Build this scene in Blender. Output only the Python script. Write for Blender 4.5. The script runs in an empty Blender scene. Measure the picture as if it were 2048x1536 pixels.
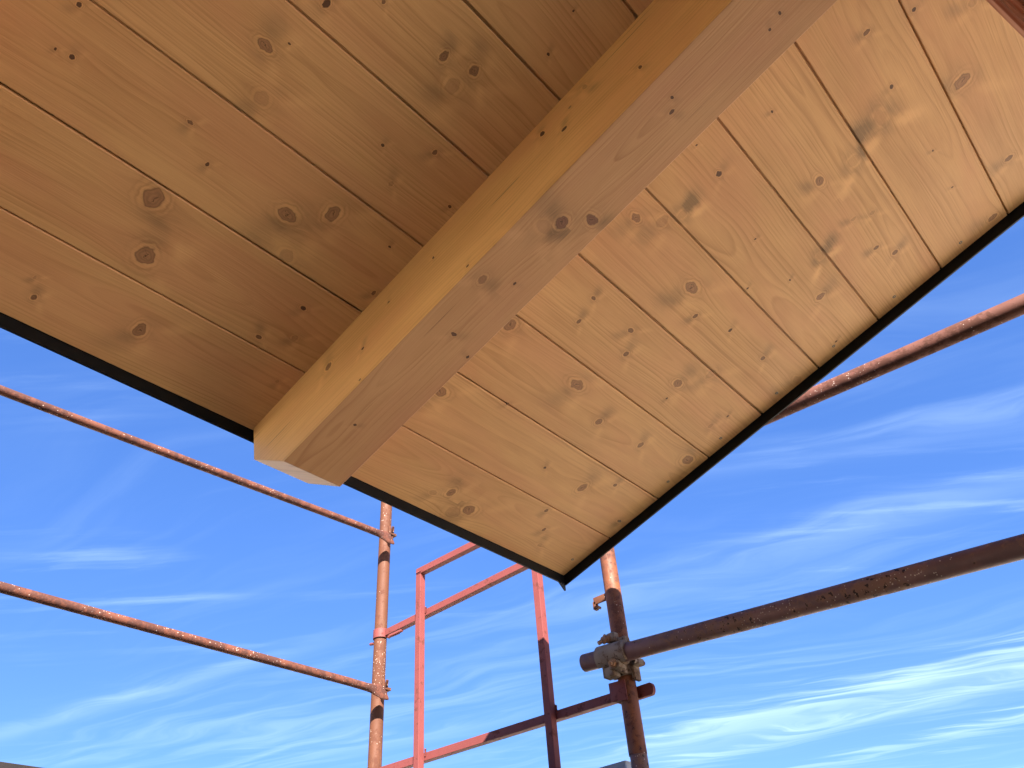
import bpy, bmesh, math, random
import numpy as np
from mathutils import Vector, Matrix
rad = math.radians
random.seed(7)
S = bpy.context.scene
COL = S.collection

# ------------------------------------------------------------------ camera
EYE = 4.2                                    # eye height above the ground
F = 1556.35                                  # focal length in pixels of a 2048 px wide picture
RC = ((0.67123, -0.73851, -0.06359), (0.44138, 0.46714, -0.76613), (0.59551, 0.48618, 0.63953))
cam = bpy.data.cameras.new('camera')
cam.sensor_width = 36.0
cam.lens = F / 2048 * 36
cam.clip_start = 0.05
cam.clip_end = 5000
camo = bpy.data.objects.new('camera', cam)
COL.objects.link(camo)
r, d, f = (Vector(x).normalized() for x in RC)
camo.matrix_world = Matrix(((r.x, -d.x, -f.x, 0), (r.y, -d.y, -f.y, 0), (r.z, -d.z, -f.z, EYE), (0, 0, 0, 1)))
S.camera = camo

# ------------------------------------------------------------------ sun, exposure
SUN_TRAVEL = Vector((0.29, 0.35, -0.30)).normalized()
SUN_EL = math.asin(-SUN_TRAVEL.z)
SUN_AZ = math.atan2(-SUN_TRAVEL.x, -SUN_TRAVEL.y)      # clockwise from +Y
sun = bpy.data.lights.new('sun', 'SUN')
sun.energy = 4.8
sun.angle = rad(0.53)
sun.color = (1.0, 0.94, 0.86)
suno = bpy.data.objects.new('sun', sun)
COL.objects.link(suno)
suno.rotation_euler = SUN_TRAVEL.to_track_quat('-Z', 'Y').to_euler()
suno.location = (-3, -3, 12)
S.view_settings.view_transform = 'Standard'
S.view_settings.look = 'None'
S.view_settings.gamma = 1
S.view_settings.use_curve_mapping = False
S.view_settings.exposure = 2.5
S.cycles.max_bounces = 6
S.cycles.diffuse_bounces = 3
S.cycles.use_adaptive_sampling = True
S.cycles.adaptive_threshold = 0.02

# ------------------------------------------------------------------ node helper: expressions on sockets
class NT:
    def __init__(s, tree): s.t = tree
    def new(s, typ, **kw):
        n = s.t.nodes.new(typ)
        for k, v in kw.items(): setattr(n, k, v)
        return n
    def put(s, sock, val):
        if isinstance(val, E): s.t.links.new(val.s, sock)
        elif isinstance(val, bpy.types.NodeSocket): s.t.links.new(val, sock)
        else: sock.default_value = val
    def math(s, op, *a, clamp=False):
        n = s.new('ShaderNodeMath', operation=op, use_clamp=clamp)
        for i, x in enumerate(a): s.put(n.inputs[i], x)
        return E(s, n.outputs[0])
    def vec(s, x=0.0, y=0.0, z=0.0):
        n = s.new('ShaderNodeCombineXYZ')
        for i, q in enumerate((x, y, z)): s.put(n.inputs[i], q)
        return E(s, n.outputs[0])
    def sep(s, v):
        n = s.new('ShaderNodeSeparateXYZ'); s.put(n.inputs[0], v)
        return [E(s, o) for o in n.outputs]
    def attr(s, name):
        n = s.new('ShaderNodeAttribute', attribute_name=name)
        return E(s, n.outputs['Vector'])
    def noise(s, v, scale=1.0, detail=2.0, rough=0.5, dist=0.0, lac=2.0):
        n = s.new('ShaderNodeTexNoise')
        s.put(n.inputs['Vector'], v)
        for k, q in (('Scale', scale), ('Detail', detail), ('Roughness', rough), ('Distortion', dist), ('Lacunarity', lac)):
            s.put(n.inputs[k], q)
        return E(s, n.outputs[0])
    def mix(s, fac, a, b, blend='MIX'):
        n = s.new('ShaderNodeMix', data_type='RGBA', blend_type=blend)
        s.put(n.inputs[0], fac)
        for i, q in ((6, a), (7, b)):
            if isinstance(q, tuple) and len(q) == 3: q = q + (1.0,)
            s.put(n.inputs[i], q)
        return E(s, n.outputs[2])
    def ss(s, x, a, b):                       # smoothstep
        n = s.new('ShaderNodeMapRange', interpolation_type='SMOOTHSTEP')
        s.put(n.inputs[0], x); s.put(n.inputs[1], a); s.put(n.inputs[2], b)
        return E(s, n.outputs[0])
class E:
    def __init__(s, nt, sock): s.n = nt; s.s = sock
    def __add__(s, o): return s.n.math('ADD', s, o)
    __radd__ = __add__
    def __mul__(s, o): return s.n.math('MULTIPLY', s, o)
    __rmul__ = __mul__
    def __sub__(s, o): return s.n.math('SUBTRACT', s, o)
    def __rsub__(s, o): return s.n.math('SUBTRACT', o, s)
    def __truediv__(s, o): return s.n.math('DIVIDE', s, o)
    def __rtruediv__(s, o): return s.n.math('DIVIDE', o, s)
def sqrt(x): return x.n.math('SQRT', x)
def absv(x): return x.n.math('ABSOLUTE', x)
def gauss(x): return x.n.math('EXPONENT', x * x * -1.0)
def frac(x): return x.n.math('FRACT', x)
def sat(x): return x.n.math('ADD', x, 0.0, clamp=True)

def material(name):
    m = bpy.data.materials.new(name); m.use_nodes = True
    t = m.node_tree; t.nodes.clear()
    N = NT(t)
    out = N.new('ShaderNodeOutputMaterial'); b = N.new('ShaderNodeBsdfPrincipled')
    t.links.new(b.outputs[0], out.inputs[0])
    return m, N, b
def bump(N, b, h, dist, strength=1.0):
    n = N.new('ShaderNodeBump'); N.put(n.inputs['Height'], h)
    n.inputs['Distance'].default_value = dist; n.inputs['Strength'].default_value = strength
    N.t.links.new(n.outputs[0], b.inputs['Normal'])

# ------------------------------------------------------------------ sky
w = bpy.data.worlds.new('World'); S.world = w; w.use_nodes = True
wt = w.node_tree; wt.nodes.clear(); N = NT(wt)
sky = N.new('ShaderNodeTexSky', sky_type='NISHITA', sun_disc=False)
sky.sun_elevation = SUN_EL
sky.sun_rotation = SUN_AZ
sky.altitude = 300
sky.air_density = 1.0; sky.dust_density = 0.4; sky.ozone_density = 3.5
tc = N.new('ShaderNodeTexCoord')
gx, gy, gz = N.sep(tc.outputs['Generated'])
zz = N.math('MAXIMUM', gz, 0.06)
px, py = gx / zz, gy / zz                     # thin cloud sheet, flat above the ground
# streak frame: s along the wind, t across
ang = rad(-70)
ca, sa = math.cos(ang), math.sin(ang)
sA = px * ca + py * sa
tA = px * (-sa) + py * ca
warp = N.noise(N.vec(sA * 0.5, tA * 0.9, 3.0), 1.0, 3.0, 0.55) - 0.5
tw = tA + warp * 1.1
veil = N.noise(N.vec(sA * 0.35, tw * 0.9, 7.3), 1.0, 3.0, 0.5)
wisps = N.noise(N.vec(sA * 0.55, tw * 3.2, 1.7), 1.0, 6.0, 0.56, 0.0)
curl = N.noise(N.vec(sA * 2.2, tA * 3.0, 9.0), 1.0, 4.0, 0.6) - 0.5
fine = N.noise(N.vec(sA * 1.3 + curl * 0.5, tw * 11.0 + curl * 0.5, 5.1), 1.0, 6.0, 0.56, 0.0)
low = N.ss(sqrt(px * px + py * py), 1.2, 5.0)
cl = N.ss(wisps * 0.5 + fine * 0.5, 0.44, 0.70) * N.ss(veil, 0.32, 0.62)
cl = cl * (0.45 + 0.8 * low)
def streak(a, b, c, dd, width, amp, soft):
    # line through (a,b)-(c,dd) on the cloud sheet, faded at its ends
    L = math.hypot(c - a, dd - b); ux, uy = (c - a) / L, (dd - b) / L
    al = (px - a) * ux + (py - b) * uy
    ac = (px - a) * (-uy) + (py - b) * ux
    ac = ac + warp * 0.35 + (fine - 0.5) * soft
    fade = N.ss(al, -0.5, 0.4) * (1.0 - N.ss(al, L - 0.2, L + 0.7))
    return gauss(ac / width) * fade * amp
band = (streak(3.45, 2.3, 3.6, 0.2, 0.20, 0.36, 0.9) + streak(3.8, 2.4, 3.88, -0.2, 0.12, 0.30, 0.9)
        + streak(4.6, 1.9, 4.5, 0.2, 0.13, 0.30, 0.9) + streak(1.0, 3.7, 1.36, 2.3, 0.045, 0.13, 0.14)
        + streak(2.0, 3.6, 2.45, 2.4, 0.09, 0.09, 0.5) + streak(1.45, 0.8, 1.9, -0.1, 0.07, 0.09, 0.25)
        + streak(1.9, 1.3, 2.2, 0.1, 0.10, 0.10, 0.25))
band = band * (0.55 + 0.9 * wisps)
fA = px * math.cos(rad(-48)) + py * math.sin(rad(-48))
fB = py * math.cos(rad(-48)) - px * math.sin(rad(-48))
feather = N.ss(N.noise(N.vec(fA * 0.9 + curl * 0.3, fB * 8.0 + curl * 0.5, 12.0), 1.0, 7.0, 0.62), 0.50, 0.78) * N.ss(N.noise(N.vec(px * 1.1, py * 1.1, 21.0), 1.0, 2.0), 0.44, 0.66)
cl = sat(feather * 0.22 + cl * 0.20 + band * 0.85 * (0.45 + 1.1 * N.ss(fine, 0.30, 0.70)))
hz = N.new('ShaderNodeHueSaturation')
hz.inputs['Saturation'].default_value = 1.22
hz.inputs['Value'].default_value = 1.02
hz.inputs['Hue'].default_value = 0.512
wt.links.new(sky.outputs[0], hz.inputs['Color'])
cloudcol = (4.1, 5.4, 6.5, 1.0)
azure = N.mix(0.45, E(N, hz.outputs[0]), (0.50, 1.18, 3.45))       # deep even blue of a clear, dry afternoon
mixc = N.mix(cl, azure, cloudcol)
bg = N.new('ShaderNodeBackground'); bg.inputs[1].default_value = 0.05
wo = N.new('ShaderNodeOutputWorld')
N.put(bg.inputs[0], mixc); wt.links.new(bg.outputs[0], wo.inputs[0])

# ------------------------------------------------------------------ materials
def spruce(name, light, dark, line_amp=0.5, faces=None):
    """planed softwood. 'bc' = (along, across, seed); 'bd' = (pith offset, pith depth, tilt);
    k1/k2 = offset to the nearest knots in knot radii + radius; k1b/k2b = (heart, flare, seed)"""
    m, N, b = material(name)
    def noise3(v, detail, rough=0.5):
        n = N.new('ShaderNodeTexNoise'); N.put(n.inputs['Vector'], v); n.inputs['Scale'].default_value = 1.0
        n.inputs['Detail'].default_value = detail; n.inputs['Roughness'].default_value = rough
        return [c - 0.5 for c in N.sep(n.outputs['Color'])]
    u, v, sd = N.sep(N.attr('bc'))
    vc, h, tilt = N.sep(N.attr('bd'))
    disp = core = mask = flare = halo = crack = None
    def acc(x, y): return y if x is None else x + y
    for k in ('k1', 'k2'):
        p, q, rr = N.sep(N.attr(k))
        c, fl, ks = N.sep(N.attr(k + 'b'))
        wa, wb, wc = noise3(N.vec(p * 1.0, q * 1.0, ks), 2.0)
        asp = 1.0 + 0.22 * N.math('SINE', ks * 5.0)
        pw = p * asp + wa * 0.80; qw = q / asp + wb * 0.80
        de2 = (p * p) * 0.20 + q * q
        disp = acc(disp, 1.3 * q * rr / (de2 + 0.45) * N.math('EXPONENT', de2 * -0.09) * N.math('MINIMUM', c + 0.3, 1.0))
        d = sqrt(pw * pw + qw * qw)
        mk = (1.0 - N.ss(d, 0.80, 1.04)) * c
        ring = N.math('SINE', d * 15.0) * 0.5 + 0.5
        core = acc(core, (ring * 0.32 + N.ss(d, 0.35, 0.95) * 0.25 + gauss((d - 0.93) / 0.08) * 0.7 + (1.0 - N.ss(rr, 0.005, 0.011)) * 0.5 - 0.5 * wc) * N.math('GREATER_THAN', mk, 0.001))
        mask = mk if mask is None else N.math('MAXIMUM', mask, mk)
        an = 0.62 + 0.38 * N.math('SINE', N.math('ARCTAN2', qw, pw) * 2.0 + ks)
        hl = gauss((d - 1.20) / 0.14) * 0.55 - gauss((d - 1.46) / 0.12) * 0.45 + gauss((d - 1.75) / 0.13) * 0.20 - gauss((d - 2.05) / 0.15) * 0.18
        halo = acc(halo, hl * an * N.math('MINIMUM', c * 1.1, 1.0))
        crk = gauss((qw * N.math('COSINE', ks) + pw * N.math('SINE', ks) + (N.noise(N.vec(p * 2.6, q * 2.6, ks), 1.0, 2.0) - 0.5) * 1.5) / 0.055) * (1.0 - N.ss(d, 0.25 + 0.35 * wa, 0.62 + 0.6 * wa)) * 0.85 * N.ss(c, 0.6, 0.8) * N.ss(rr, 0.006, 0.010)
        crack = acc(crack, crk)
        sg = N.math('SINE', ks * 3.1)
        sign = N.math('SIGN', sg)
        qq = q * sign
        fx = (p + q * sg * 0.5 + wa * 1.2) / (1.25 + 0.22 * absv(q))
        f1 = gauss(fx) * N.ss(qq, 0.3, 1.6) * (1.0 - N.ss(qq, 2.8, 7.5)) + 0.5 * gauss(fx) * N.ss(qq * -1.0, 0.6, 1.6) * (1.0 - N.ss(qq * -1.0, 1.6, 3.6))
        f2 = gauss((fx - 1.5) / 0.6) * N.ss(absv(q), 0.5, 1.8) * (1.0 - N.ss(absv(q), 2.8, 6.5))
        f3 = gauss(q / 1.2 + wb) * N.ss(absv(p), 0.9, 1.6) * (1.0 - N.ss(absv(p), 1.6, 4.5)) * 0.30
        flare = acc(flare, fl * (f1 - 0.60 * f2 + f3))
    vv = v - disp
    n1, n2, n4 = noise3(N.vec(u * 1.7, v * 3.0, sd), 2.0, 0.45)
    n3, silk, n5 = noise3(N.vec(u * 9.0, vv * 34.0, sd + 11.0), 2.0)
    a = vv - vc + n1 * 0.050
    bb = h + tilt * u + n2 * 0.085
    R = sqrt(a * a + bb * bb + 0.00001) + n3 * 0.0022
    vari, vb, vc_ = noise3(N.vec(R * 75.0, sd, 4.0), 1.0)
    fr = frac(R / 0.0074 + vari * 2.6)
    line = N.math('POWER', fr, 2.6) * (1.0 - N.ss(fr, 0.84, 1.0)) * (0.55 + 1.9 * vb + 1.6 * n5)
    fib = N.noise(N.vec(u * 16.0, vv * 480.0, sd), 1.0, 2.0, 0.6) - 0.5
    mott, pink, m3 = noise3(N.vec(u * 3.2, vv * 9.0, sd + 2.0), 3.0)
    tone = line * line_amp + fib * 0.42 + mott * 0.70 + silk * 0.34 + 0.14 + vc_ * 0.35
    col = N.mix(sat(tone), light, dark)
    col = N.mix(N.ss(pink, -0.08, 0.20) * 0.48, col, (light[0] * 0.90, light[1] * 0.74, light[2] * 0.84))
    col = N.mix(sat(flare * (0.60 + 1.0 * fib + 1.6 * silk)), col, (light[0] * 0.42, light[1] * 0.43, light[2] * 0.46))
    col = N.mix(sat(flare * -0.8), col, (min(1, light[0] * 1.16), light[1] * 1.16, light[2] * 1.2))
    col = N.mix(sat(halo * 0.75), col, (min(1, light[0] * 1.15), light[1] * 1.12, light[2] * 1.05))
    col = N.mix(sat(halo * -0.8), col, (dark[0] * 0.8, dark[1] * 0.75, dark[2] * 0.75))
    kc = N.mix(sat(core), (0.36, 0.178, 0.085), (0.105, 0.048, 0.027))
    kc = N.mix(N.ss(mask, 1.05, 1.35), kc, (0.060, 0.026, 0.017))
    col = N.mix(sat(mask) * 0.92, col, kc)
    col = N.mix(sat(crack), col, (0.018, 0.009, 0.006))
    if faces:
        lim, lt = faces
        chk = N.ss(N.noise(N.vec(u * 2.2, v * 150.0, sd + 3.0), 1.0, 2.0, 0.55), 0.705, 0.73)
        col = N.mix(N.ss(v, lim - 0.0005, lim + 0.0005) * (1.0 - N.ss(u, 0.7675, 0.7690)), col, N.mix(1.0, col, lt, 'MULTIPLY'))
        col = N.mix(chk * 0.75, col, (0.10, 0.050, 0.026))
    N.put(b.inputs['Base Color'], col)
    N.put(b.inputs['Roughness'], 0.50 + m3 * 0.25)
    b.inputs['Specular IOR Level'].default_value = 0.30
    bf = N.noise(N.vec(u * 16.0, v * 420.0, sd), 1.0, 1.0)
    bump(N, b, bf, 0.00035, 0.8)
    return m

M_BOARD = spruce('spruce_board', (0.625, 0.350, 0.150), (0.35, 0.165, 0.060), 0.72)
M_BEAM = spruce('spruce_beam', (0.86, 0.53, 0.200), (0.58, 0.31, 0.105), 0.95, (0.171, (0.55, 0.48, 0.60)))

def steel(name, base, base2, rust, rust_amt, speck=0.0, rough=0.45, streak=0.5, chip=0.0, scale=1.0, wear=0.0, bmp=1.0):
    m, N, b = material(name)
    tc = N.new('ShaderNodeTexCoord'); x, y, z = N.sep(tc.outputs['Object'])
    P = N.vec(x, y, z)
    mo = N.noise(P, 14.0 * scale, 4.0, 0.6)
    col = N.mix(N.ss(mo, 0.35, 0.65), base, base2)
    rn = N.noise(P, 45.0 * scale, 5.0, 0.7)
    rn2 = N.noise(N.vec(x, y, z), 6.0 * scale, 2.0, 0.5)
    rf = N.ss(rn + (rn2 - 0.5) * 0.7, 0.62 - rust_amt * 0.3, 0.70 - rust_amt * 0.2)
    col = N.mix(rf * 0.8, col, rust)
    if chip:
        cn = N.noise(P, 90.0 * scale, 3.0, 0.6)
        cf = N.ss(cn + (rn2 - 0.5) * 0.5, 0.70 - chip * 0.08, 0.76 - chip * 0.08)
        col = N.mix(cf, col, (0.020, 0.012, 0.014))
    if wear:                                  # paint rubbed thin in long strokes along the tube
        wn = N.noise(N.vec(x * 70.0, y * 70.0, z * 5.0), 1.0, 4.0, 0.65)
        wf = N.ss(wn + (rn2 - 0.5) * 0.5, 0.60, 0.72)
        col = N.mix(wf * 0.6 * wear, col, (0.235, 0.150, 0.095))
    if speck:
        vo = N.new('ShaderNodeTexVoronoi', feature='F1'); N.put(vo.inputs['Vector'], P); vo.inputs['Scale'].default_value = 210.0
        wh = N.new('ShaderNodeTexWhiteNoise', noise_dimensions='3D'); wt_ = vo.outputs['Position']
        N.t.links.new(wt_, wh.inputs[0])
        clu = N.noise(P, 5.0, 2.0, 0.6)
        sp = (1.0 - N.ss(E(N, vo.outputs['Distance']) + (rn - 0.5) * 0.8, 0.16, 0.38)) * N.ss(E(N, wh.outputs[0]) + (clu - 0.5) * 1.2, 1.0 - speck * 0.30, 1.02 - speck * 0.30)
        col = N.mix(sp * 0.8, col, (0.46, 0.38, 0.32))
    N.put(b.inputs['Base Color'], col)
    rg = rough + (mo - 0.5) * 0.25 + rf * 0.2
    N.put(b.inputs['Roughness'], rg)
    b.inputs['Specular IOR Level'].default_value = 0.25
    fn = N.noise(P, 260.0, 3.0, 0.6)
    bump(N, b, fn * 0.4 + rn * 0.8 + rf * 0.5, 0.0007 * bmp, 0.7)
    return m
M_POLE = steel('orange_brown_pole_paint', (0.096, 0.034, 0.016), (0.084, 0.030, 0.014), (0.074, 0.027, 0.016), 0.35, speck=0.08, rough=0.68, wear=0.30)
M_POLEB = steel('worn_orange_pole_paint', (0.160, 0.054, 0.022), (0.120, 0.040, 0.021), (0.072, 0.027, 0.018), 0.45, speck=0.04, rough=0.55, chip=0.6, wear=1.0)
M_FRAME = steel('salmon_red_frame_paint', (0.148, 0.037, 0.033), (0.136, 0.033, 0.029), (0.077, 0.020, 0.013), 0.10, speck=0.0, rough=0.6, bmp=0.0)
M_RAIL = steel('rusty_guard_rail', (0.125, 0.043, 0.025), (0.102, 0.034, 0.020), (0.048, 0.018, 0.013), 0.75, speck=0.45, rough=0.6)
M_TUBE = steel('brown_rusted_tube', (0.150, 0.078, 0.074), (0.100, 0.055, 0.056), (0.160, 0.085, 0.060), 0.40, speck=0.12, rough=0.5, chip=0.7, scale=0.8)
M_TUBEUP = steel('dusty_red_tube', (0.115, 0.043, 0.030), (0.098, 0.036, 0.024), (0.063, 0.023, 0.014), 0.35, speck=0.12, rough=0.7)
M_PUTLOG = steel('worn_dark_red_pole', (0.19, 0.055, 0.045), (0.16, 0.060, 0.045), (0.24, 0.155, 0.085), 0.35, speck=0.10, rough=0.5)
M_COUP = steel('grey_forged_coupler', (0.230, 0.175, 0.135), (0.165, 0.125, 0.098), (0.115, 0.066, 0.040), 0.35, rough=0.85, chip=0.4)
M_BOLT = steel('rusty_bolt', (0.26, 0.150, 0.085), (0.17, 0.105, 0.075), (0.24, 0.11, 0.05), 0.5, rough=0.5, bmp=0.4)
M_ZINC = steel('galvanised_sheet', (0.300, 0.312, 0.330), (0.264, 0.276, 0.300), (0.216, 0.216, 0.216), 0.1, rough=0.4)
M_KICK = steel('dark_stained_board', (0.016, 0.011, 0.011), (0.012, 0.009, 0.009), (0.024, 0.013, 0.011), 0.4, rough=0.7)
M_HOLE, _N, _b = material('hole_shade_paint'); _b.inputs['Base Color'].default_value = (0.012, 0.008, 0.008, 1); _b.inputs['Roughness'].default_value = 0.9  # near-black colour stands for shade inside the pin hole and screw recess
M_DECK = steel('grey_weathered_plank', (0.176, 0.144, 0.112), (0.136, 0.112, 0.088), (0.096, 0.072, 0.056), 0.3, rough=0.85)
M_TAB = steel('dark_grey_folded_sheet', (0.020, 0.021, 0.022), (0.026, 0.027, 0.028), (0.03, 0.03, 0.03), 0.1, rough=0.5)
def trim_mat():
    m, N, b = material('black_coated_sheet')
    tc = N.new('ShaderNodeTexCoord'); P = E(N, tc.outputs['Object'])
    n = N.noise(P, 30.0, 4.0, 0.6)
    sc = N.noise(P, 160.0, 3.0, 0.7)
    cl = N.noise(P, 1.7, 1.0)
    f = N.ss(sc + (cl - 0.5) * 0.6, 0.80, 0.84)
    col = N.mix(n, (0.0030, 0.0034, 0.0042), (0.0050, 0.0056, 0.0066))
    col = N.mix(f, col, (0.12, 0.115, 0.10))
    N.put(b.inputs['Base Color'], col); b.inputs['Roughness'].default_value = 0.38; b.inputs['Specular IOR Level'].default_value = 0.18
    return m
M_TRIM = trim_mat()
def screw_mat():
    m, N, b = material('zinc_screw'); b.inputs['Base Color'].default_value = (0.16, 0.15, 0.13, 1)
    b.inputs['Metallic'].default_value = 0.5; b.inputs['Roughness'].default_value = 0.45
    return m
M_SCREW = screw_mat()
def ground_mat():
    m, N, b = material('pale_and_dark_bounce_ground')
    tc = N.new('ShaderNodeTexCoord'); P = E(N, tc.outputs['Object'])
    n = N.noise(P, 0.25, 6.0, 0.6); g = N.noise(P, 30.0, 4.0, 0.7)
    col = N.mix(n, (0.70, 0.59, 0.46), (0.78, 0.67, 0.53)); col = N.mix(g * 0.3, col, (0.42, 0.34, 0.26))
    x, y, z = N.sep(P)
    far = N.math('MAXIMUM', x - y * 0.25 - 6.5, sqrt(x * x + y * y) - 12.0)  # pale and dark areas laid out unseen to balance bounce light on the soffit
    edge = far + (n - 0.5) * 3.0
    dark_zone = N.mix(N.noise(P, 3.0, 5.0, 0.6), (0.060, 0.075, 0.030), (0.120, 0.115, 0.055))
    col = N.mix(N.ss(edge, -0.3, 0.3), dark_zone, col)
    N.put(b.inputs['Base Color'], col); b.inputs['Roughness'].default_value = 0.9
    bump(N, b, g, 0.02, 0.6)
    return m
def plaster_mat():
    m, N, b = material('raw_cement_render')
    tc = N.new('ShaderNodeTexCoord'); P = E(N, tc.outputs['Object'])
    n = N.noise(P, 1.2, 5.0, 0.6)
    N.put(b.inputs['Base Color'], N.mix(n, (0.26, 0.22, 0.18), (0.32, 0.27, 0.22))); b.inputs['Roughness'].default_value = 0.9
    return m
def redwood_mat():
    m, N, b = material('red_brown_stained_timber')
    tc = N.new('ShaderNodeTexCoord'); x, y, z = N.sep(tc.outputs['Object'])
    n = N.noise(N.vec(x * 60.0, y * 160.0, z * 3.0), 1.0, 4.0, 0.6)
    n2 = N.noise(N.vec(x * 8.0, y * 20.0, z * 1.0), 1.0, 2.0, 0.6)
    col = N.mix(N.ss(n * 0.7 + n2 * 0.3, 0.35, 0.65), (0.58, 0.34, 0.26), (0.30, 0.085, 0.045))
    N.put(b.inputs['Base Color'], col); b.inputs['Roughness'].default_value = 0.65
    bump(N, b, n, 0.001, 0.6)
    return m

# ------------------------------------------------------------------ object helpers
def tag(o, label=None, cat=None, group=None, kind=None):
    if label: o['label'] = label
    if cat: o['category'] = cat
    if group: o['group'] = group
    if kind: o['kind'] = kind
    return o
def empty(name, loc, label, cat, group=None):
    o = bpy.data.objects.new(name, None); o.empty_display_size = 0.1
    COL.objects.link(o); o.location = loc
    return tag(o, label, cat, group)
def shade(me, ang=35):
    try:
        me.shade_smooth(); me.set_sharp_from_angle(angle=rad(ang))
    except Exception: pass
def mobj(name, bm, mat, parent=None, origin=(0, 0, 0), smooth=35):
    """bm is in world coordinates (z from the eye); origin: world point that becomes the object's origin"""
    bmesh.ops.recalc_face_normals(bm, faces=bm.faces[:])
    me = bpy.data.meshes.new(name); bm.to_mesh(me); bm.free()
    me.materials.append(mat)
    if smooth: shade(me, smooth)
    return place(name, me, parent, origin)
def place(name, me, parent, origin):
    """mesh data holds eye-based coordinates; shift them to local ones"""
    o = bpy.data.objects.new(name, me)
    origin = Vector(origin)
    me.transform(Matrix.Translation(-origin))
    COL.objects.link(o)
    wl = origin + Vector((0, 0, EYE))
    if parent is not None:
        o.parent = parent
        p = parent; base = Vector((0, 0, 0))
        while p is not None: base += p.location; p = p.parent
        o.location = wl - base
    else: o.location = wl
    return o
def box(bm, a, b, bev=0.0):
    c = [(x, y, z) for x in (a[0], b[0]) for y in (a[1], b[1]) for z in (a[2], b[2])]
    return hexa(bm, [c[0], c[4], c[6], c[2], c[1], c[5], c[7], c[3]], bev)
def hexa(bm, c, bev=0.0):
    vs = [bm.verts.new(p) for p in c]
    fs = [(0, 3, 2, 1), (4, 5, 6, 7), (0, 1, 5, 4), (1, 2, 6, 5), (2, 3, 7, 6), (3, 0, 4, 7)]
    F_ = [bm.faces.new([vs[i] for i in q]) for q in fs]
    if bev:
        es = list({e for fa in F_ for e in fa.edges})
        bmesh.ops.bevel(bm, geom=es, offset=bev, segments=2, affect='EDGES', profile=0.5)
def bar(bm, a, b, wy, wz, up=(0, 0, 1), bev=0.0):
    """rectangular bar from a to b; wz along 'up', wy across"""
    a, b = Vector(a), Vector(b); t = (b - a).normalized(); up = Vector(up)
    s = t.cross(up).normalized(); n = s.cross(t).normalized()
    h = []
    for p in (a, b):
        h += [p - s * wy / 2 - n * wz / 2, p + s * wy / 2 - n * wz / 2, p + s * wy / 2 + n * wz / 2, p - s * wy / 2 + n * wz / 2]
    hexa(bm, h, bev)
def loft(bm, rings, cap=True, closed=True):
    vs = [[bm.verts.new(p) for p in rg] for rg in rings]
    n = len(rings[0])
    for i in range(len(vs) - 1):
        for j in range(n if closed else n - 1):
            k = (j + 1) % n
            bm.faces.new([vs[i][j], vs[i][k], vs[i + 1][k], vs[i + 1][j]])
    if cap:
        bm.faces.new(vs[0][::-1]); bm.faces.new(vs[-1])
    return vs
def frame(t, up=(0, 0, 1)):
    t = Vector(t).normalized(); up = Vector(up)
    if abs(t.dot(up)) > 0.98: up = Vector((1, 0, 0))
    s = t.cross(up).normalized(); n = s.cross(t).normalized()
    return t, s, n
def circ(c, s, n, r, k=28, rn=None, ph=0.0):
    c = Vector(c); rn = r if rn is None else rn
    return [c + s * (math.cos(2 * math.pi * i / k + ph) * r) + n * (math.sin(2 * math.pi * i / k + ph) * rn) for i in range(k)]
def tube(bm, a, b, r, wall=0.0032, k=28, seg=1, hollow=True):
    a, b = Vector(a), Vector(b); t, s, n = frame(b - a)
    pts = [a.lerp(b, i / seg) for i in range(seg + 1)]
    if hollow:
        rg = [circ(a + t * 0.06, s, n, r - wall, k), circ(a, s, n, r - wall, k)] + [circ(p, s, n, r, k) for p in pts] + [circ(b, s, n, r - wall, k), circ(b - t * 0.06, s, n, r - wall, k)]
    else: rg = [circ(p, s, n, r, k) for p in pts]
    loft(bm, rg)
def cyl(bm, a, b, r, k=16, r2=None):
    a, b = Vector(a), Vector(b); t, s, n = frame(b - a)
    loft(bm, [circ(a, s, n, r, k), circ(b, s, n, r if r2 is None else r2, k)])
def shell(bm, c, axis, up, r0, r1, length, a0, a1, k=20, bev=0.0):
    """part of a pipe clamp: annular sector of angles a0..a1 about axis"""
    t, s, n = frame(axis, up); c = Vector(c)
    rings = []
    for e in (-length / 2, length / 2):
        outer = [c + t * e + (s * math.cos(a0 + (a1 - a0) * i / k) + n * math.sin(a0 + (a1 - a0) * i / k)) * r1 for i in range(k + 1)]
        inner = [c + t * e + (s * math.cos(a1 - (a1 - a0) * i / k) + n * math.sin(a1 - (a1 - a0) * i / k)) * r0 for i in range(k + 1)]
        rings.append(outer + inner)
    o0, o1 = rings
    v0 = [bm.verts.new(p) for p in o0]; v1 = [bm.verts.new(p) for p in o1]
    m = len(v0)
    for j in range(m):
        q = (j + 1) % m
        bm.faces.new([v0[j], v0[q], v1[q], v1[j]])
    for j in range(k):
        bm.faces.new([v0[j], v0[m - 1 - j], v0[m - 2 - j], v0[j + 1]])
        bm.faces.new([v1[j], v1[j + 1], v1[m - 2 - j], v1[m - 1 - j]])

# ------------------------------------------------------------------ setting
bm = bmesh.new()
gs = 400
for i in range(2):
    pass
vs = [bm.verts.new((x, y, -EYE)) for x, y in ((-gs, -gs), (gs, -gs), (gs, gs), (-gs, gs))]
bm.faces.new(vs)
tag(mobj('ground', bm, ground_mat(), smooth=0), 'unseen ground, its pale and dark areas laid out for bounce light', kind='structure')

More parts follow.
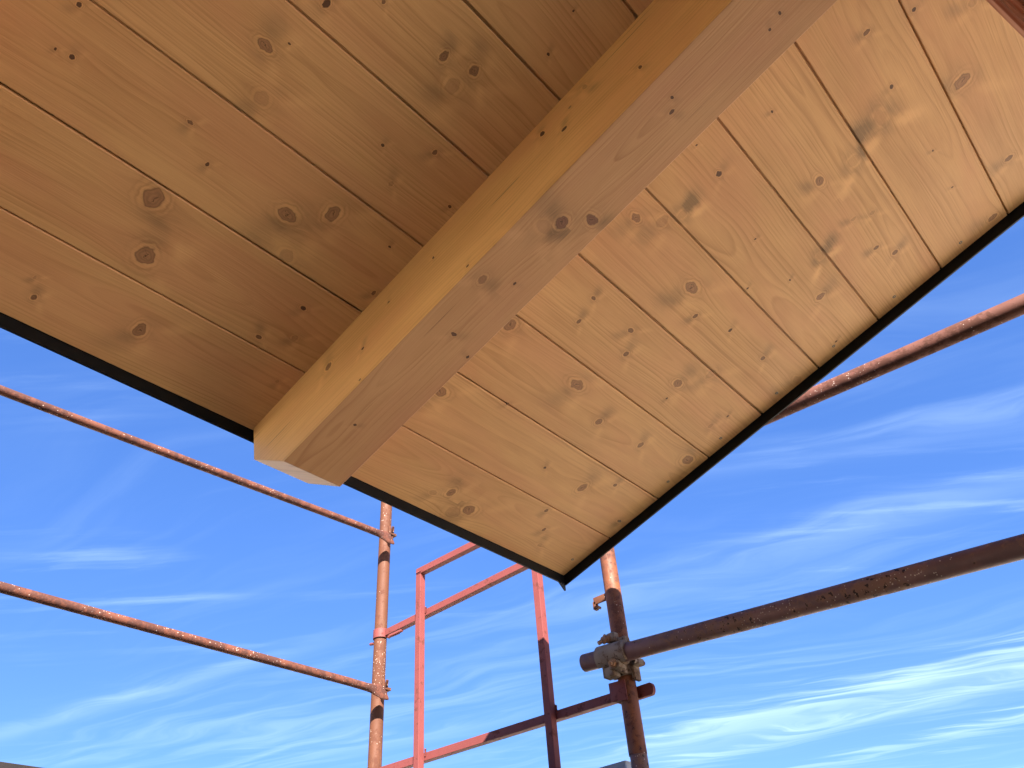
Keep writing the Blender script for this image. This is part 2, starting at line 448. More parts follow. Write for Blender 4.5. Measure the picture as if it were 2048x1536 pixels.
# ------------------------------------------------------------------ the house corner: roof overhang
TH = 0.269566                                # roof pitch
BX = Vector((0, math.cos(TH), -math.sin(TH)))        # down the slope
NX = Vector((0, math.sin(TH), math.cos(TH)))         # out of the roof
D = 1.2                                      # soffit plane: distance from the eye
def RP(u, w_, n=0.0): return Vector((u, 0, 0)) + BX * w_ + NX * (D + n)
UE, WE = 1.5575, 0.8586                      # verge and eave edges of the boarding
PITCH = 0.1676

house = empty('house', (-0.6, -0.9, 0), 'new house with pale timber boarded roof overhang edged in black metal', 'house')

KN = [(0.007, 0.37, 0.0048, 'd'), (0.032, 0.435, 0.005, 'd'), (0.012, 0.439, 0.0025, 'd'), (0.209, 0.257, 0.0108, 'n'), (0.247, 0.321, 0.0128, 'f'), (0.232, 0.233, 0.002, 'd'), (0.192, 0.415, 0.0042, 'n'), (0.245, 0.454, 0.0045, 'd'), (0.214, 0.549, 0.0182, 'n'), (0.385, 0.449, 0.0157, 'n'), (0.44, 0.403, 0.0144, 'n'), (0.428, 0.51, 0.0139, 'f'), (0.256, 0.642, 0.0178, 'n'), (0.321, 0.77, 0.0133, 'n'), (0.165, 0.805, 0.0056, 'n'), (0.15, 0.771, 0.0031, 'f'), (0.511, 0.577, 0.0066, 'd'), (0.485, 0.671, 0.0057, 'n'), (0.537, 0.637, 0.0068, 'f'), (0.569, 0.735, 0.0041, 'f'), (0.238, 0.156, 0.0079, 'd'), (0.295, 0.101, 0.0034, 'n'), (0.41, 0.098, 0.0082, 'n'), (0.46, 0.082, 0.0092, 'n'), (0.45, 0.121, 0.0139, 'f'), (0.428, 0.262, 0.004, 'd'), (0.5, 0.217, 0.005, 'n'), (0.48, 0.303, 0.005, 'f'), (0.584, 0.271, 0.0045, 'd'), (0.553, 0.392, 0.0036, 'd'), (0.531, -0.014, 0.0039, 'd'), (0.514, -0.083, 0.0022, 'd'), (0.59, 0.48, 0.0048, 'n'), (0.848, 0.379, 0.0142, 'n'), (0.845, 0.579, 0.015, 'n'), (1.08, 0.399, 0.0163, 'n'), (1.208, 0.44, 0.0095, 'n'), (1.338, 0.604, 0.0135, 'n'), (1.204, 0.608, 0.0056, 'd'), (1.066, 0.783, 0.0124, 'n'), (1.03, 0.804, 0.0095, 'f'), (1.144, 0.804, 0.0172, 'n'), (1.115, 0.83, 0.0214, 'f'), (1.318, 0.707, 0.0061, 'n'), (1.365, 0.758, 0.0063, 'n'), (1.4, 0.805, 0.0081, 'f'), (1.408, 0.553, 0.0061, 'n'), (1.525, 0.633, 0.0066, 'n'), (1.357, 0.43, 0.0087, 'n'), (1.51, 0.393, 0.0171, 'n'), (1.281, 0.26, 0.0121, 'n'), (1.329, 0.196, 0.0122, 'f'), (1.295, 0.302, 0.0041, 'd'), (1.479, 0.245, 0.0044, 'd'), (1.466, 0.29, 0.0074, 'f'), (1.07, 0.236, 0.0071, 'n'), (1.11, 0.281, 0.0074, 'n'), (0.942, 0.234, 0.0055, 'n'), (0.959, 0.289, 0.0057, 'n'), (1.096, 0.09, 0.0162, 'n'), (1.162, 0.126, 0.0061, 'n'), (1.263, 0.098, 0.0064, 'd'), (1.401, 0.093, 0.0068, 'n'), (1.538, 0.074, 0.0131, 'f'), (0.873, 0.069, 0.0101, 'n'), (0.922, 0.04, 0.0134, 'f'), (0.942, 0.005, 0.0134, 's'), (0.932, -0.09, 0.008, 'd'), (0.851, -0.093, 0.0028, 'd'), (1.113, -0.063, 0.0034, 'd'), (1.266, -0.061, 0.0037, 'd'), (1.202, 0.012, 0.0036, 'd'), (1.271, -0.136, 0.0132, 's'), (1.367, -0.085, 0.0103, 'n'), (1.519, -0.048, 0.0042, 'd'), (1.275, -0.264, 0.0058, 'f'), (1.253, -0.229, 0.0058, 'f'), (1.363, -0.232, 0.0061, 'n'), (1.413, -0.256, 0.0075, 'n'), (1.113, -0.22, 0.0107, 'n'), (1.134, -0.289, 0.018, 's'), (0.913, -0.224, 0.0038, 'd'), (0.93, -0.416, 0.0063, 'n'), (1.059, -0.408, 0.0059, 'd'), (1.096, -0.366, 0.0223, 's'), (1.254, -0.416, 0.0033, 'd'), (1.372, -0.414, 0.0035, 'd'), (1.166, -0.514, 0.0162, 'n'), (1.416, -0.53, 0.0082, 'n'), (0.965, -0.496, 0.0054, 'd'), (1.53, -0.453, 0.0101, 'n'), (1.042, -0.582, 0.0091, 'f'), (0.989, 0.523, 0.0049, 'd')]
KIND = {'n': (1.0, 0.75), 'd': (1.30, 0.50), 'f': (0.36, 0.70), 's': (0.22, 1.9)}

def wood_attrs(me, uv, seed, bd, knots):
    """uv: per-vertex (along, across). Writes the per-corner attributes the spruce material reads."""
    nl = len(me.loops); npoly = len(me.polygons)
    vi = np.empty(nl, np.int32); me.loops.foreach_get('vertex_index', vi)
    tot = np.empty(npoly, np.int32); me.polygons.foreach_get('loop_total', tot)
    fi = np.repeat(np.arange(npoly), tot)
    L = uv[vi]
    cen = np.stack([np.bincount(fi, L[:, 0]) / tot, np.bincount(fi, L[:, 1]) / tot], 1)
    def put(name, arr):
        a = me.attributes.new(name, 'FLOAT_VECTOR', 'CORNER')
        a.data.foreach_set('vector', np.ascontiguousarray(arr, np.float32).ravel())
    put('bc', np.stack([L[:, 0], L[:, 1], np.full(nl, seed)], 1))
    put('bd', np.tile(np.array(bd, np.float32), (nl, 1)))
    ks = list(knots) + [(50 + i, 50, 0.01, 0, 0, 0) for i in range(2)]
    K = np.array(ks, float)                    # u, v, r, heart, flare, seed
    dd = np.sqrt(((cen[:, None, 0] - K[None, :, 0]) / 2.2) ** 2 + (cen[:, None, 1] - K[None, :, 1]) ** 2) / K[None, :, 2]
    order = np.argsort(dd, 1)
    for j, nm in ((0, 'k1'), (1, 'k2')):
        kk = K[order[:, j]][fi]
        put(nm, np.stack([(L[:, 0] - kk[:, 0]) / kk[:, 2], (L[:, 1] - kk[:, 1]) / kk[:, 2], kk[:, 2]], 1))
        put(nm + 'b', kk[:, 3:6])

def board(i):
    """tongue-and-groove board i (0 = at the eave), lofted along its length"""
    w0 = WE - (i + 1) * PITCH; w1 = w0 + PITCH
    rnd = random.Random(100 + i)
    g = 0.0017 + rnd.uniform(-0.0003, 0.0004); c = 0.0013; t = 0.020
    drop = rnd.uniform(-0.0004, 0.0004)
    e1 = WE if i == 0 else w1 - g
    pr = [(w0 + g, t), (w0 + g, c), (w0 + g + c, 0)]
    nv = 12
    a, b = w0 + g + c, e1 - c
    pr += [(a + (b - a) * k / nv, 0) for k in range(1, nv)]
    pr += [(b, 0), (e1, c)]
    if i > 0: pr += [(e1, .006), (w1 + g - .0004, .006), (w1 + g - .0004, .013), (e1, .013)]
    pr += [(e1, t)]
    us = [-2.4, -1.8, -1.2, -0.8, -0.5, -0.3] + list(np.linspace(-0.15, UE - 0.0022, 115))
    wob = [rnd.uniform(0, 6.28) for _ in range(3)]
    bm = bmesh.new(); uv = []
    last = len(us)
    rings = []
    ue = UE + rnd.uniform(-0.0012, 0.0006)
    for u in us + [ue]:
        z = drop + 0.0003 * math.sin(u * 3.1 + wob[0])
        if u == ue:
            rg = [(w_ , n) if n > 0 else (w_, 0.0022) for w_, n in pr]
        else: rg = pr
        dw = 0.00035 * math.sin(u * 2.3 + wob[1]) + 0.0002 * math.sin(u * 9 + wob[2])
        rings.append([RP(u, w_ + dw, n + z) for w_, n in rg])
        uv += [(u, w_) for w_, n in rg]
    loft(bm, rings)
    knots = []
    for (u, w_, r, ty) in KN:
        if w0 - 0.012 < w_ < w1 + 0.012:
            h, fl = KIND[ty]
            rr = max(r, 0.0028) * (0.75 if ty == 's' else 1.0)
            knots.append((u, w_, rr * (0.92 if ty != 'd' else 0.75), h, fl, (u * 37.0 + w_ * 91.0) % 6.28))
    for k in range(5):
        knots.append((rnd.uniform(-2.3, -0.12), rnd.uniform(w0 + .02, w1 - .02), rnd.choice((.004, .006, .012, .016)), 1.0, 0.7, rnd.uniform(0, 6)))
    if w1 < -0.6:
        for k in range(5):
            knots.append((rnd.uniform(-0.1, 1.5), rnd.uniform(w0 + .02, w1 - .02), rnd.choice((.004, .006, .012, .015)), 1.0, 0.7, rnd.uniform(0, 6)))
    side = rnd.choice((-1, 1))
    bd = ((w0 + w1) / 2 + rnd.uniform(-0.05, 0.05), rnd.uniform(0.006, 0.030), rnd.uniform(0.010, 0.028) * side)
    bmesh.ops.recalc_face_normals(bm, faces=bm.faces[:])
    me = bpy.data.meshes.new('soffit_board'); bm.to_mesh(me); bm.free(); me.materials.append(M_BOARD)
    wood_attrs(me, np.array(uv), i * 7.3 + 1.0, bd, knots)
    shade(me, 25)
    o = place('soffit_board', me, house, RP(UE, (w0 + w1) / 2))
    return o
def screw_mesh():
    bm = bmesh.new()
    k = 14
    def rg(r, z): return [Vector((math.cos(6.2832 * i / k) * r, math.sin(6.2832 * i / k) * r, z)) for i in range(k)]
    loft(bm, [rg(.0040, 0.0012), rg(.0041, -0.0001), rg(.0036, -0.0007), rg(.0020, -0.0009), rg(.0016, 0.0008)])
    bmesh.ops.recalc_face_normals(bm, faces=bm.faces[:])
    me = bpy.data.meshes.new('screw'); bm.to_mesh(me); bm.free(); me.materials.append(M_SCREW); me.materials.append(M_HOLE)
    for p in me.polygons:
        if p.center.xy.length < 0.0017: p.material_index = 1
    shade(me, 40)
    return me
SM = screw_mesh()
NB = 18
SCW = [(1.5262, 0.0585), (1.5275, 0.058), (1.527, 0.055), (1.526, 0.058), (1.528, 0.06), (1.5265, 0.058), (1.5270, 0.056), (1.527, 0.06)]
for i in range(NB):
    b_ = board(i)
    su, sw = SCW[i % len(SCW)]
    w0 = WE - (i + 1) * PITCH
    for (uu, ww) in ((su, w0 + PITCH - sw),):
        so = bpy.data.objects.new('screw', SM); COL.objects.link(so)
        so.parent = b_
        P = RP(uu, ww, -0.0002) + Vector((0, 0, EYE)) - b_.location - house.location
        # local frame: head faces down out of the soffit
        so.matrix_local = Matrix.Translation(P) @ Matrix.Rotation(-TH, 4, 'X')

# rafters
def rafter(u0, width, knots_side, knots_bot, seed):
    h = 0.1710; wend = 0.8535; ch_d = 0.0885; ch_w = 0.7680
    u1 = u0 + width
    # profile in (w, depth); rounded arrises come from the extra rings across u
    top = WE - NB * PITCH - 0.4
    ws = list(np.linspace(top, -0.5, 5))[:-1] + list(np.linspace(-0.5, ch_w, 84))
    bm = bmesh.new(); uv = []
    def row(w_, dmax, rr=0.0012):
        pts = []; nd = 10
        for k in range(nd + 1): pts.append((u0, (dmax - rr) * k / nd, w_))
        for k in range(7): pts.append((u0 + rr + (width - 2 * rr) * k / 6, dmax, w_))
        for k in range(nd + 1): pts.append((u1, (dmax - rr) * (nd - k) / nd, w_))
        return pts
    rings = []
    sect = [(w_, h) for w_ in ws] + [(ch_w + (wend - ch_w) * k / 4, h - (h - ch_d) * k / 4) for k in range(1, 5)]
    for w_, dm in sect:
        pts = row(w_, dm)
        rings.append([RP(p[0], p[2], 0.001 - p[1]) for p in pts])
        uv += [(p[2], (p[1] if p[0] == u0 else (h + (p[0] - u0) if p[0] < u1 else h + width + (dm - p[1])))) for p in pts]
    loft(bm, rings)
    bmesh.ops.recalc_face_normals(bm, faces=bm.faces[:])
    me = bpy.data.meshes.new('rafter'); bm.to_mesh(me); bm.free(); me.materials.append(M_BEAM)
    ks = [(w_, dd_, r, hh, fl, (w_ * 51 + 1.3) % 6.28) for (w_, dd_, r, hh, fl) in knots_side]
    ks += [(w_, h + (u - u0), r, hh, fl, (w_ * 43 + 2.1) % 6.28) for (u, w_, r, hh, fl) in knots_bot]
    wood_attrs(me, np.array(uv), seed, (h + 0.035, 0.020, 0.012), ks)
    shade(me, 25)
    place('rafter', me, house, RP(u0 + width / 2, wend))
KS = [(.076, .035, .0058, 1.35, .5), (.045, .077, .0050, 1.35, .5), (.017, .041, .003, .7, .3), (.628, .05, .0085, .9, .7), (.539, .096, .0038, 1.3, .6), (.345, .055, .0028, 1.2, .3), (.46, .048, .0026, 1.3, .3), (.292, .157, .003, 1.3, .3), (-.094, .115, .004, 1.2, .5), (.559, .163, .0025, 1.2, .3), (-.02, .03, .006, .3, .8)]
KB = [(.658, .142, .0110, 1.0, .8), (.693, .108, .0105, 1.0, .8), (.640, .165, .013, .25, 1.0), (.628, .291, .0078, .6, .7), (.676, .264, .003, 1.2, .3), (.662, .395, .0048, 1.0, .5), (.714, .415, .0032, 1.3, .4), (.65, .636, .003, 1.2, .4), (.657, -.083, .004, 1.1, .5), (.64, -.096, .0028, 1.2, .3), (.668, -.274, .0028, 1.2, .3), (.676, -.252, .0026, 1.2, .3)]
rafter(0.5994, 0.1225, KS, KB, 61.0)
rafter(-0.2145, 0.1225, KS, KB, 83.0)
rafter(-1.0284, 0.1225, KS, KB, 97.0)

# black metal trims: flange hanging just below the boards, with a small lip, and the fascia behind
def ext(name, pts, f, a, b, mat=M_TRIM, parent=None):
    bm = bmesh.new()
    loft(bm, [[f(a, p) for p in pts], [f(b, p) for p in pts]])
    return mobj(name, bm, mat, house if parent is None else parent, f(b, pts[0]), smooth=0)
TT = 0.27                                    # build-up of the roof above the boards
V0 = Vector((0, 0, 1))
def fe(u, p): return RP(u, WE + 0.0006, 0) + Vector((0, p[0], p[1]))
ext('eave_trim', [(0, .03), (0, -.0232), (.004, -.0235), (.004, -.0215), (.0016, -.021), (.0016, .03)], fe, -2.6, UE + .0015)
ext('eave_fascia', [(.0019, TT), (.0019, -.004), (.022, -.004), (.022, TT)], fe, -2.6, UE + .022)
def fv(w_, p): return RP(UE + 0.0022 + p[0], w_, 0) + V0 * p[1]
ext('verge_trim', [(0, .03), (0, -.0248), (.004, -.0250), (.004, -.023), (.0016, -.0225), (.0016, .03)], fv, WE - NB * PITCH, WE + .0022)
ext('verge_fascia', [(.0019, TT), (.0019, -.004), (.024, -.004), (.024, TT)], fv, WE - NB * PITCH - .4, WE + .0235)
# folded tab at the corner
bm = bmesh.new()
c0 = RP(UE + .003, WE + .0028, 0)
pts = [Vector((-.030, .0, -.0205)), Vector((.002, .0, -.0205)), Vector((.0015, .0, -.039)), Vector((-.004, .0, -.042))]
loft(bm, [[c0 + p for p in pts], [c0 + p + Vector((0, .0015, 0)) for p in pts]])
mobj('corner_tab', bm, M_TAB, house, c0, smooth=0)
# roof build-up and covering
bm = bmesh.new()
a_, b_ = WE - NB * PITCH - 1.6, WE + .001
loft(bm, [[RP(-6.0, w_, n) for w_, n in ((a_, .0215), (b_, .0215), (b_, .245), (a_, .245))], [RP(UE + .002, w_, n) for w_, n in ((a_, .0215), (b_, .0215), (b_, .245), (a_, .245))]])
mobj('roof_covering', bm, M_TRIM, house, RP(0, 0), smooth=0)
# walls under the roof behind the camera, set close to darken the left soffit
bm = bmesh.new()
def zs(y, n=0.023): return (D + n - NX.y * y) / NX.z
hexa(bm, [(-6, -5, -EYE), (-0.27, -5, -EYE), (-0.27, 0.60, -EYE), (-6, 0.60, -EYE), (-6, -5, zs(-5)), (-0.27, -5, zs(-5)), (-0.27, 0.60, zs(0.60)), (-6, 0.60, zs(0.60))])
mobj('wall', bm, plaster_mat(), house, (-0.27, 0.60, -EYE), smooth=0)
# scaffold planks underfoot
deck = empty('scaffold_deck', (0.75, 0, EYE - 1.62), 'grey timber scaffold deck underfoot beside the house wall', 'scaffold deck')
for i in range(8):
    bm = bmesh.new(); y0 = -2.6 + i * 0.46
    box(bm, (-0.25, y0, -1.66), (1.83, y0 + 0.45, -1.615), .003)
    mobj('plank', bm, M_DECK, deck, (-0.25, y0, -1.66), smooth=0)

# ------------------------------------------------------------------ red grooved timber upright at the right
bm = bmesh.new()
prof = []
gw = 0.0135
x0, y0 = 0.93, -0.2352
for k in range(10):
    y = -k * gw
    dp = (0, 0.0045, 0.0035)[k % 3]
    prof += [(0, y), (0, y - 0.0062), (0.004 + dp, y - 0.0078), (0.004 + dp, y - 0.0118)]
prof += [(0, -10 * gw), (0.026, -10 * gw), (0.030, -0.125), (0.030, -0.006), (0.024, 0.0)]
ztop = (D - NX.y * (y0)) / NX.z - 0.004
loft(bm, [[Vector((x0 + a, y0 + b, -EYE)) for a, b in prof], [Vector((x0 + a, y0 + b, ztop)) for a, b in prof]])
tag(mobj('timber_post', bm, redwood_mat(), None, (x0, y0, -EYE), smooth=0), 'red brown grooved timber plank standing at the top right corner of the view', 'plank')

# ------------------------------------------------------------------ scaffold
PRR = 0.0243
# far left pole
XP = 1.87
left = empty('scaffold_pole', (XP, 2.278, 0), 'orange scaffold pole at the left, carrying the two thin guard rails', 'scaffold pole', 'upright scaffold poles')
bm = bmesh.new(); tube(bm, (XP, 2.281, 2.5), (XP, 2.278, -EYE), PRR, k=32, seg=4)
mobj('tube', bm, M_POLE, left, (XP, 2.278, -EYE))
for z in (1.618, 0.9885):
    # fixed lug with a drop pin that holds the rail end
    bm = bmesh.new()
    box(bm, (XP - .030, 2.220, z - .006), (XP + .012, 2.256, z + .004), .0012)
    box(bm, (XP - .032, 2.214, z - .010), (XP - .022, 2.226, z + .026), .0015)
    lug = mobj('lug', bm, M_POLE, left, (XP - .01, 2.235, z))
    bm = bmesh.new()
    cyl(bm, (XP - .004, 2.232, z - .022), (XP - .004, 2.226, z + .030), .0055, 14)
    cyl(bm, (XP - .014, 2.236, z - .014), (XP - .020, 2.205, z + .022), .0045, 12)
    mobj('pin', bm, M_RAIL, lug, (XP - .004, 2.232, z))
# right pole: upper tube slipped over a narrower spigot
right = empty('scaffold_pole', (XP, 1.203, 0), 'scaffold pole at the right, orange above and shaded dark red below', 'scaffold pole', 'upright scaffold poles')
bm = bmesh.new()
YR = 1.2025
tube(bm, (XP, YR - .002, 2.3), (XP, YR + .002, 0.5385), PRR, k=32, seg=4)
mobj('upper_tube', bm, M_POLEB, right, (XP, YR, 0.5385))
bm = bmesh.new(); tube(bm, (XP, YR + .001, 0.56), (XP, YR + .001, -EYE), PRR - .0014, k=32)
mobj('lower_tube', bm, M_TUBE, right, (XP, YR, -EYE))
bm = bmesh.new()
dv = Vector((-.74, .67, 0)); dv.normalize()
hc = Vector((XP, YR, 0.577)) + dv * (PRR - .002)
cyl(bm, hc, hc + dv * .0026, .0072, 18)  # dark disc painted as the shade inside an open bore
mobj('pin_hole_disc', bm, M_HOLE, right, hc)
bm = bmesh.new()
box(bm, (XP - .010, 1.220, 0.976), (XP - .004, 1.272, 0.998), .001)
box(bm, (XP - .010, 1.266, 0.962), (XP + .006, 1.276, 0.986), .001)
cyl(bm, (XP - .012, 1.262, 0.968), (XP + .008, 1.262, 0.968), .004, 12)
mobj('hook_lug', bm, M_POLE, right, (XP, 1.24, .985))

# thin guard rails along the eaves side
def guard_rail(x0, z0, x1, z1, y, label):
    e = empty('guard_rail', (x1, y, EYE + z1), label, 'guard rail', 'thin guard rails on the left')
    r = 0.0138
    a, b = Vector((x0, y, z0)), Vector((x1, y, z1)); t, s, n = frame(b - a)
    bm = bmesh.new(); L = (b - a).length
    rings = [circ(a + t * 0.001, s, n, r, 20)]
    m = 40
    for k in range(m + 1):
        q = k / m
        wob = Vector((0, 0.0016 * math.sin(q * 9), 0.0022 * math.sin(q * 6.5 + 1)))
        rings.append(circ(a + t * (0.01 + (L - .01) * q) + wob * (1 if 0 < k < m else 0), s, n, r, 20))
    mobj('tube', bm_l(bm, rings), M_RAIL, e, b)
    # flattened, forged end that wraps the pole and narrows to a point
    bm = bmesh.new(); rings = []
    for q, hw, th, off, dz in ((0, r, r, 0, 0), (.018, .0160, .010, 0, 0), (.036, .0205, .0055, -.001, -.001), (.056, .0235, .0045, -.003, -.003), (.074, .0215, .0045, -.004, -.008), (.088, .012, .0045, -.003, -.016), (.096, .004, .004, -.002, -.022)):
        rings.append([p + Vector((0, off, dz)) for p in circ(b + t * q, s, n, th, 20, hw)])
    mobj('flattened_end', bm_l(bm, rings), M_RAIL, e, b)
    return e
def bm_l(bm, rings): loft(bm, rings); return bm
guard_rail(-1.6, 1.455, 1.758, 1.580, 2.205, 'upper thin rusty guard rail, just below the eave edge at the left')
guard_rail(-1.6, 0.983, 1.758, 0.966, 2.205, 'lower thin rusty guard rail, crossing the sky at the lower left')

# salmon red end frame between the poles
fr = empty('end_guardrail', (1.89, 1.75, EYE + .5), 'salmon red square-tube end frame hooked between the two poles', 'guardrail')
q = 0.0250; XU = 1.853; XR = 1.8786
def sq(name, a, b, wx=q, wz=q, par=None, mat=M_FRAME, bev=.0012):
    bm = bmesh.new(); bar(bm, a, b, wx, wz, up=(1, 0, 0) if abs(Vector(b)[2] - Vector(a)[2]) > .3 else (0, 0, 1), bev=bev)
    return mobj(name, bm, mat, fr if par is None else par, a, smooth=0)
KF = 1.853 / 1.88
sq('upright', (XU, 2.066 * KF, 0.30), (XU, 2.0685 * KF, 1.3800 * KF - .0005))
sq('upright', (XU, 1.494 * KF, 0.30), (XU, 1.4955 * KF, 1.3750 * KF - .0005))
sq('top_bar', (XU, 2.0812 * KF, 1.3930 * KF), (XU, 1.483 * KF, 1.3890 * KF))
r1 = sq('rail', (XR, 2.249, 1.2240 * KF), (XR, 1.262, 1.2420 * KF))
r2 = sq('rail', (XR, 2.249, 0.7275 * KF), (XR, 1.238, 0.7110 * KF))
for y_, z_, p_ in ((2.0365, 1.3555, 0), (1.4735, 1.3515, 0), (2.0365, 1.2185, 1), (1.4735, 1.2275, 1), (2.0335, .7255, 1), (1.4730, .7200, 1)):
    bm = bmesh.new()
    for k in range(6):
        c_ = Vector((XU - .0128 if p_ == 0 else XR - .0128, y_ - .010 + k * .004, z_ + (.0125 if p_ == 0 else .0)))
        if p_: c_ = Vector((XR - .0132, y_ - .0145, z_ - .010 + k * .004))
        cyl(bm, c_ - Vector((0, .0022, .0022)), c_ + Vector((0, .0022, .0022)), .0030, 8, .0022)
    w_ = mobj('weld_bead', bm, M_FRAME, fr, (XU, y_, z_)); w_['kind'] = 'stuff'

# hook round the left pole: a bent strap with its locking pins
def ubend(bm, cy, cx, z, r, t, hh, a0, a1): shell(bm, (cx, cy, z), (0, 0, 1), (1, 0, 0), r, r + t, hh, a0, a1, 22)
def strap(rail, cy, z):
    bm = bmesh.new()
    # frame((0,0,1),(1,0,0)): s = +y, n = +x ; the strap goes round the camera side (-x)
    ubend(bm, cy, XP, z, PRR + .001, .0040, .034, -math.pi, 0)
    box(bm, (XP - .001, cy - PRR - .005, z - .017), (XP + .022, cy - PRR - .001, z + .017))
    box(bm, (XP - .001, cy + PRR + .001, z - .017), (XP + .018, cy + PRR + .005, z + .017))
    return mobj('pole_hook', bm, M_FRAME, rail, (XP, cy, z))
h1 = strap(r1, 2.279, 1.2065)
bm = bmesh.new(); cyl(bm, (XR - .018, 2.214, 1.180), (XR - .004, 2.160, 1.188), .0058, 14)
mobj('locking_pin', bm, M_FRAME, r1, (XR, 2.19, 1.185))
bm = bmesh.new(); bar(bm, (XR - .006, 2.236, 1.186), (XR - .006, 2.176, 1.184), .010, .007); 
mobj('pin_plate', bm, M_FRAME, r1, (XR, 2.20, 1.186))
bm = bmesh.new(); cyl(bm, (XP - .012, 2.300, 1.176), (XP - .010, 2.326, 1.182), .0055, 14)
mobj('locking_pin', bm, M_FRAME, r1, (XP - .01, 2.31, 1.18))
# lower right: slotted end plate in front of the pole, flattened tail behind it
bm = bmesh.new()
zc = 0.704
hexa(bm, [(XP - .0300, 1.246, zc - .026), (XP - .0300, 1.192, zc - .031), (XP - .0300, 1.192, zc + .023), (XP - .0300, 1.246, zc + .026),
          (XP - .0260, 1.246, zc - .026), (XP - .0260, 1.192, zc - .031), (XP - .0260, 1.192, zc + .023), (XP - .0260, 1.246, zc + .026)], .0006)
box(bm, (XP - .0258, 1.2335, zc - .026), (XP + .034, 1.2375, zc + .016))
mobj('end_bracket', bm, M_FRAME, r2, (XP - .03, 1.22, zc))
bm = bmesh.new()
pl = []
for k in range(13):
    a = -math.pi / 2 + math.pi * k / 12
    pl.append((1.150 - math.cos(a) * .010, math.sin(a) * .0165))
pl = [(1.236, -.0165)] + pl + [(1.236, .0165)]
loft(bm, [[Vector((XP + .0265, y, .7020 + z)) for y, z in pl], [Vector((XP + .0385, y, .7020 + z)) for y, z in pl]])
mobj('flattened_tail', bm, M_FRAME, r2, (XP + .03, 1.18, .702))

# right-hand tubes
tu = empty('scaffold_tube', (1.93, -1.2, EYE + 1.25), 'sunlit dusty red scaffold tube, the upper one at the right edge', 'scaffold tube', 'scaffold tubes on the right')
bm = bmesh.new(); tube(bm, (1.952, 1.32, 1.418), (1.930, -1.6, 1.225), PRR, k=36, seg=6)
mobj('tube', bm, M_TUBEUP, tu, (1.93, -1.6, 1.225))
tl = empty('scaffold_tube', (1.815, -1.2, EYE + .62), 'dark shaded rusty scaffold tube, the lower one, clamped to the right pole', 'scaffold tube', 'scaffold tubes on the right')
TA, TB = Vector((1.815, 1.3000, 0.7975)), Vector((1.815, -1.6, 0.5595))
bm = bmesh.new(); tube(bm, TA, TB, PRR, k=36, seg=6)
mobj('tube', bm, M_TUBE, tl, TB)
# coupler
tdir = (TB - TA).normalized()
cc = TA + tdir * 0.1060                       # centre of the sleeve round the tube
cz = cc.z
cp = empty('pipe_coupler', (cc.x, cc.y, EYE + cc.z), 'grey rusty right-angle coupler bolting the lower dark tube to the right pole', 'coupler')
bm = bmesh.new()
shell(bm, cc, tdir, (0, 0, 1), PRR + .0005, PRR + .0090, .096, rad(-65), rad(150), 22)
shell(bm, cc, tdir, (0, 0, 1), PRR + .0005, PRR + .0065, .064, rad(155), rad(290), 16)
mobj('tube_sleeve', bm, M_COUP, cp, cc)
bm = bmesh.new()
pc = Vector((XP, YR, cz - .012))
shell(bm, pc, (0, 0, 1), (1, 0, 0), PRR + .0005, PRR + .0085, .066, rad(200), rad(345), 20)
shell(bm, pc, (0, 0, 1), (1, 0, 0), PRR + .0005, PRR + .0062, .050, rad(-10), rad(195), 20)
for zz_ in (-.034, .034):
    shell(bm, pc + Vector((0, 0, zz_)), (0, 0, 1), (1, 0, 0), PRR + .0005, PRR + .0125, .006, rad(205), rad(340), 16)
mobj('pole_sleeve', bm, M_COUP, cp, pc)
bm = bmesh.new()
box(bm, (XP - .046, YR - .022, cz - .046), (XP - .022, YR + .026, cz + .020), .003)
box(bm, (XP - .062, YR + .012, cz - .054), (XP - .030, YR + .036, cz - .022), .003)
box(bm, (XP - .064, YR - .026, cz - .050), (XP - .030, YR - .014, cz - .018), .002)
mobj('saddle', bm, M_COUP, cp, (XP - .03, YR, cz), smooth=30)
def bolt(a, b, rr=.0062, nut=.0115, parent=None):
    a, b = Vector(a), Vector(b); t = (b - a).normalized()
    bm = bmesh.new()
    cyl(bm, a, b, rr, 16)
    L = (b - a).length
    cyl(bm, a + t * (L * .42), a + t * (L * .42 + .003), nut * 1.25, 20)
    bo = mobj('bolt', bm, M_BOLT, parent, a)
    bm = bmesh.new(); cyl(bm, a + t * (L * .42 + .003), a + t * (L * .42 + .0145), nut, 6)
    mobj('nut', bm, M_BOLT, bo, a + t * L * .5, smooth=20)
bolt((1.812, 1.190, 0.844), (1.779, 1.219, 0.821), rr=.0058, nut=.0108, parent=cp)
bm = bmesh.new()
box(bm, (1.802, 1.178, 0.822), (1.826, 1.206, 0.850), .004)
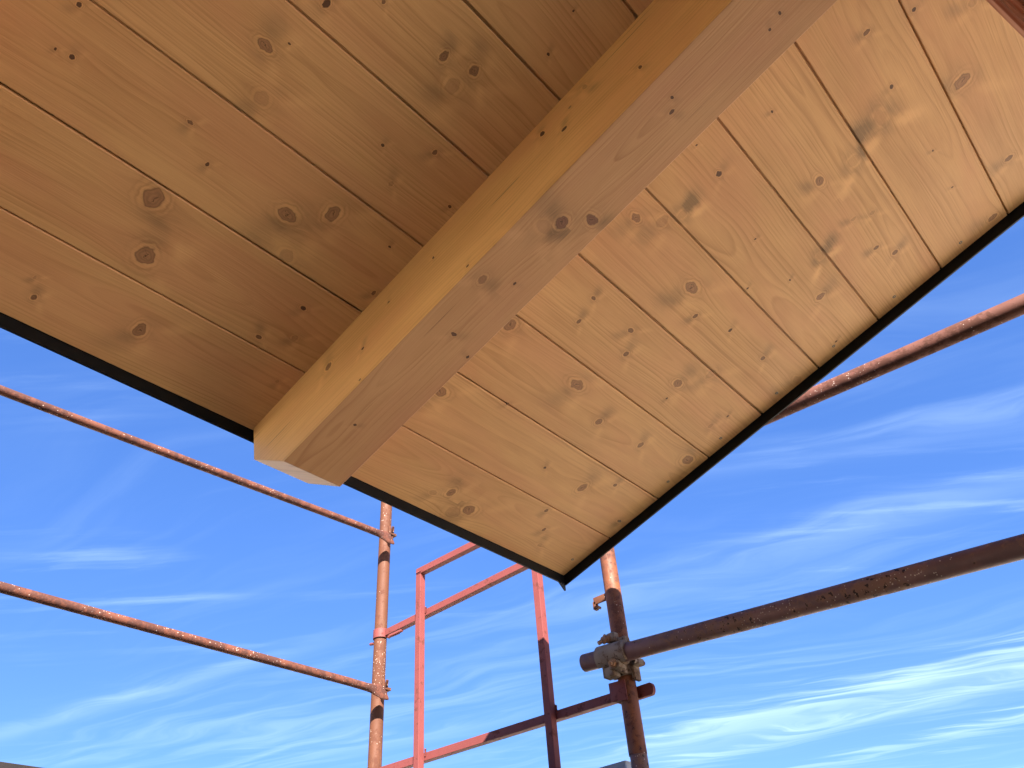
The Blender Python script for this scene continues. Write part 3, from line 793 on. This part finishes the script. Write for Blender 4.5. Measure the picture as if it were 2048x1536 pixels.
box(bm, (1.812, 1.150, 0.818), (1.836, 1.190, 0.832), .004)
mobj('hinge_lug', bm, M_COUP, cp, (1.815, 1.19, .835), smooth=30)
bolt((1.806, 1.187, 0.764), (1.764, 1.1815, 0.7505), rr=.0052, nut=.0092, parent=cp)
bm = bmesh.new()
box(bm, (1.790, 1.168, 0.744), (1.822, 1.204, 0.775), .005)
box(bm, (1.800, 1.196, 0.732), (1.834, 1.226, 0.758), .004)
mobj('bolt_lug', bm, M_COUP, cp, (1.80, 1.19, .76), smooth=30)
bm = bmesh.new()
box(bm, (XP - .02, YR - .060, cz - .030), (XP + .010, YR - .030, cz - .012), .003)
cyl(bm, (XP - .030, YR - .050, cz - .022), (XP + .016, YR - .052, cz - .020), .0065, 12)
box(bm, (XP - .018, YR - .040, cz - .066), (XP + .012, YR - .029, cz - .012), .002)
mobj('wing_lug', bm, M_COUP, cp, (XP, YR - .045, cz - .03), smooth=30)

# toe boards of the deck below
deck2 = empty('scaffold_deck', (0.1, 1.75, EYE + .26), 'upper scaffold deck along the eaves, its dark toe board at the bottom left', 'scaffold deck')
for i in range(3):
    bm = bmesh.new(); y0 = 1.245 + i * 0.33
    box(bm, (-0.4, y0, 0.25), (1.825, y0 + 0.32, 0.295), .003)
    mobj('plank', bm, M_DECK, deck2, (-0.4, y0, .25), smooth=0)
bm = bmesh.new(); box(bm, (-2.6, 2.244, 0.25), (1.80, 2.262, 0.580), .001)
tag(mobj('toe_board', bm, M_KICK, None, (1.80, 2.25, 0.25), smooth=0), 'dark toe board whose top edge shows in the bottom left corner', 'toe board')
bm = bmesh.new()
box(bm, (1.8985, 1.268, 0.38), (1.9000, 2.20, 0.5440))
box(bm, (1.9002, 1.266, 0.38), (1.9300, 1.2676, 0.5440))
box(bm, (1.9002, 1.2678, 0.5425), (1.9300, 2.20, 0.5440))
tag(mobj('metal_toe_board', bm, M_ZINC, None, (1.9, 1.27, .38), smooth=0), 'grey galvanised sheet panel, its corner just beside the foot of the right pole', 'toe board')
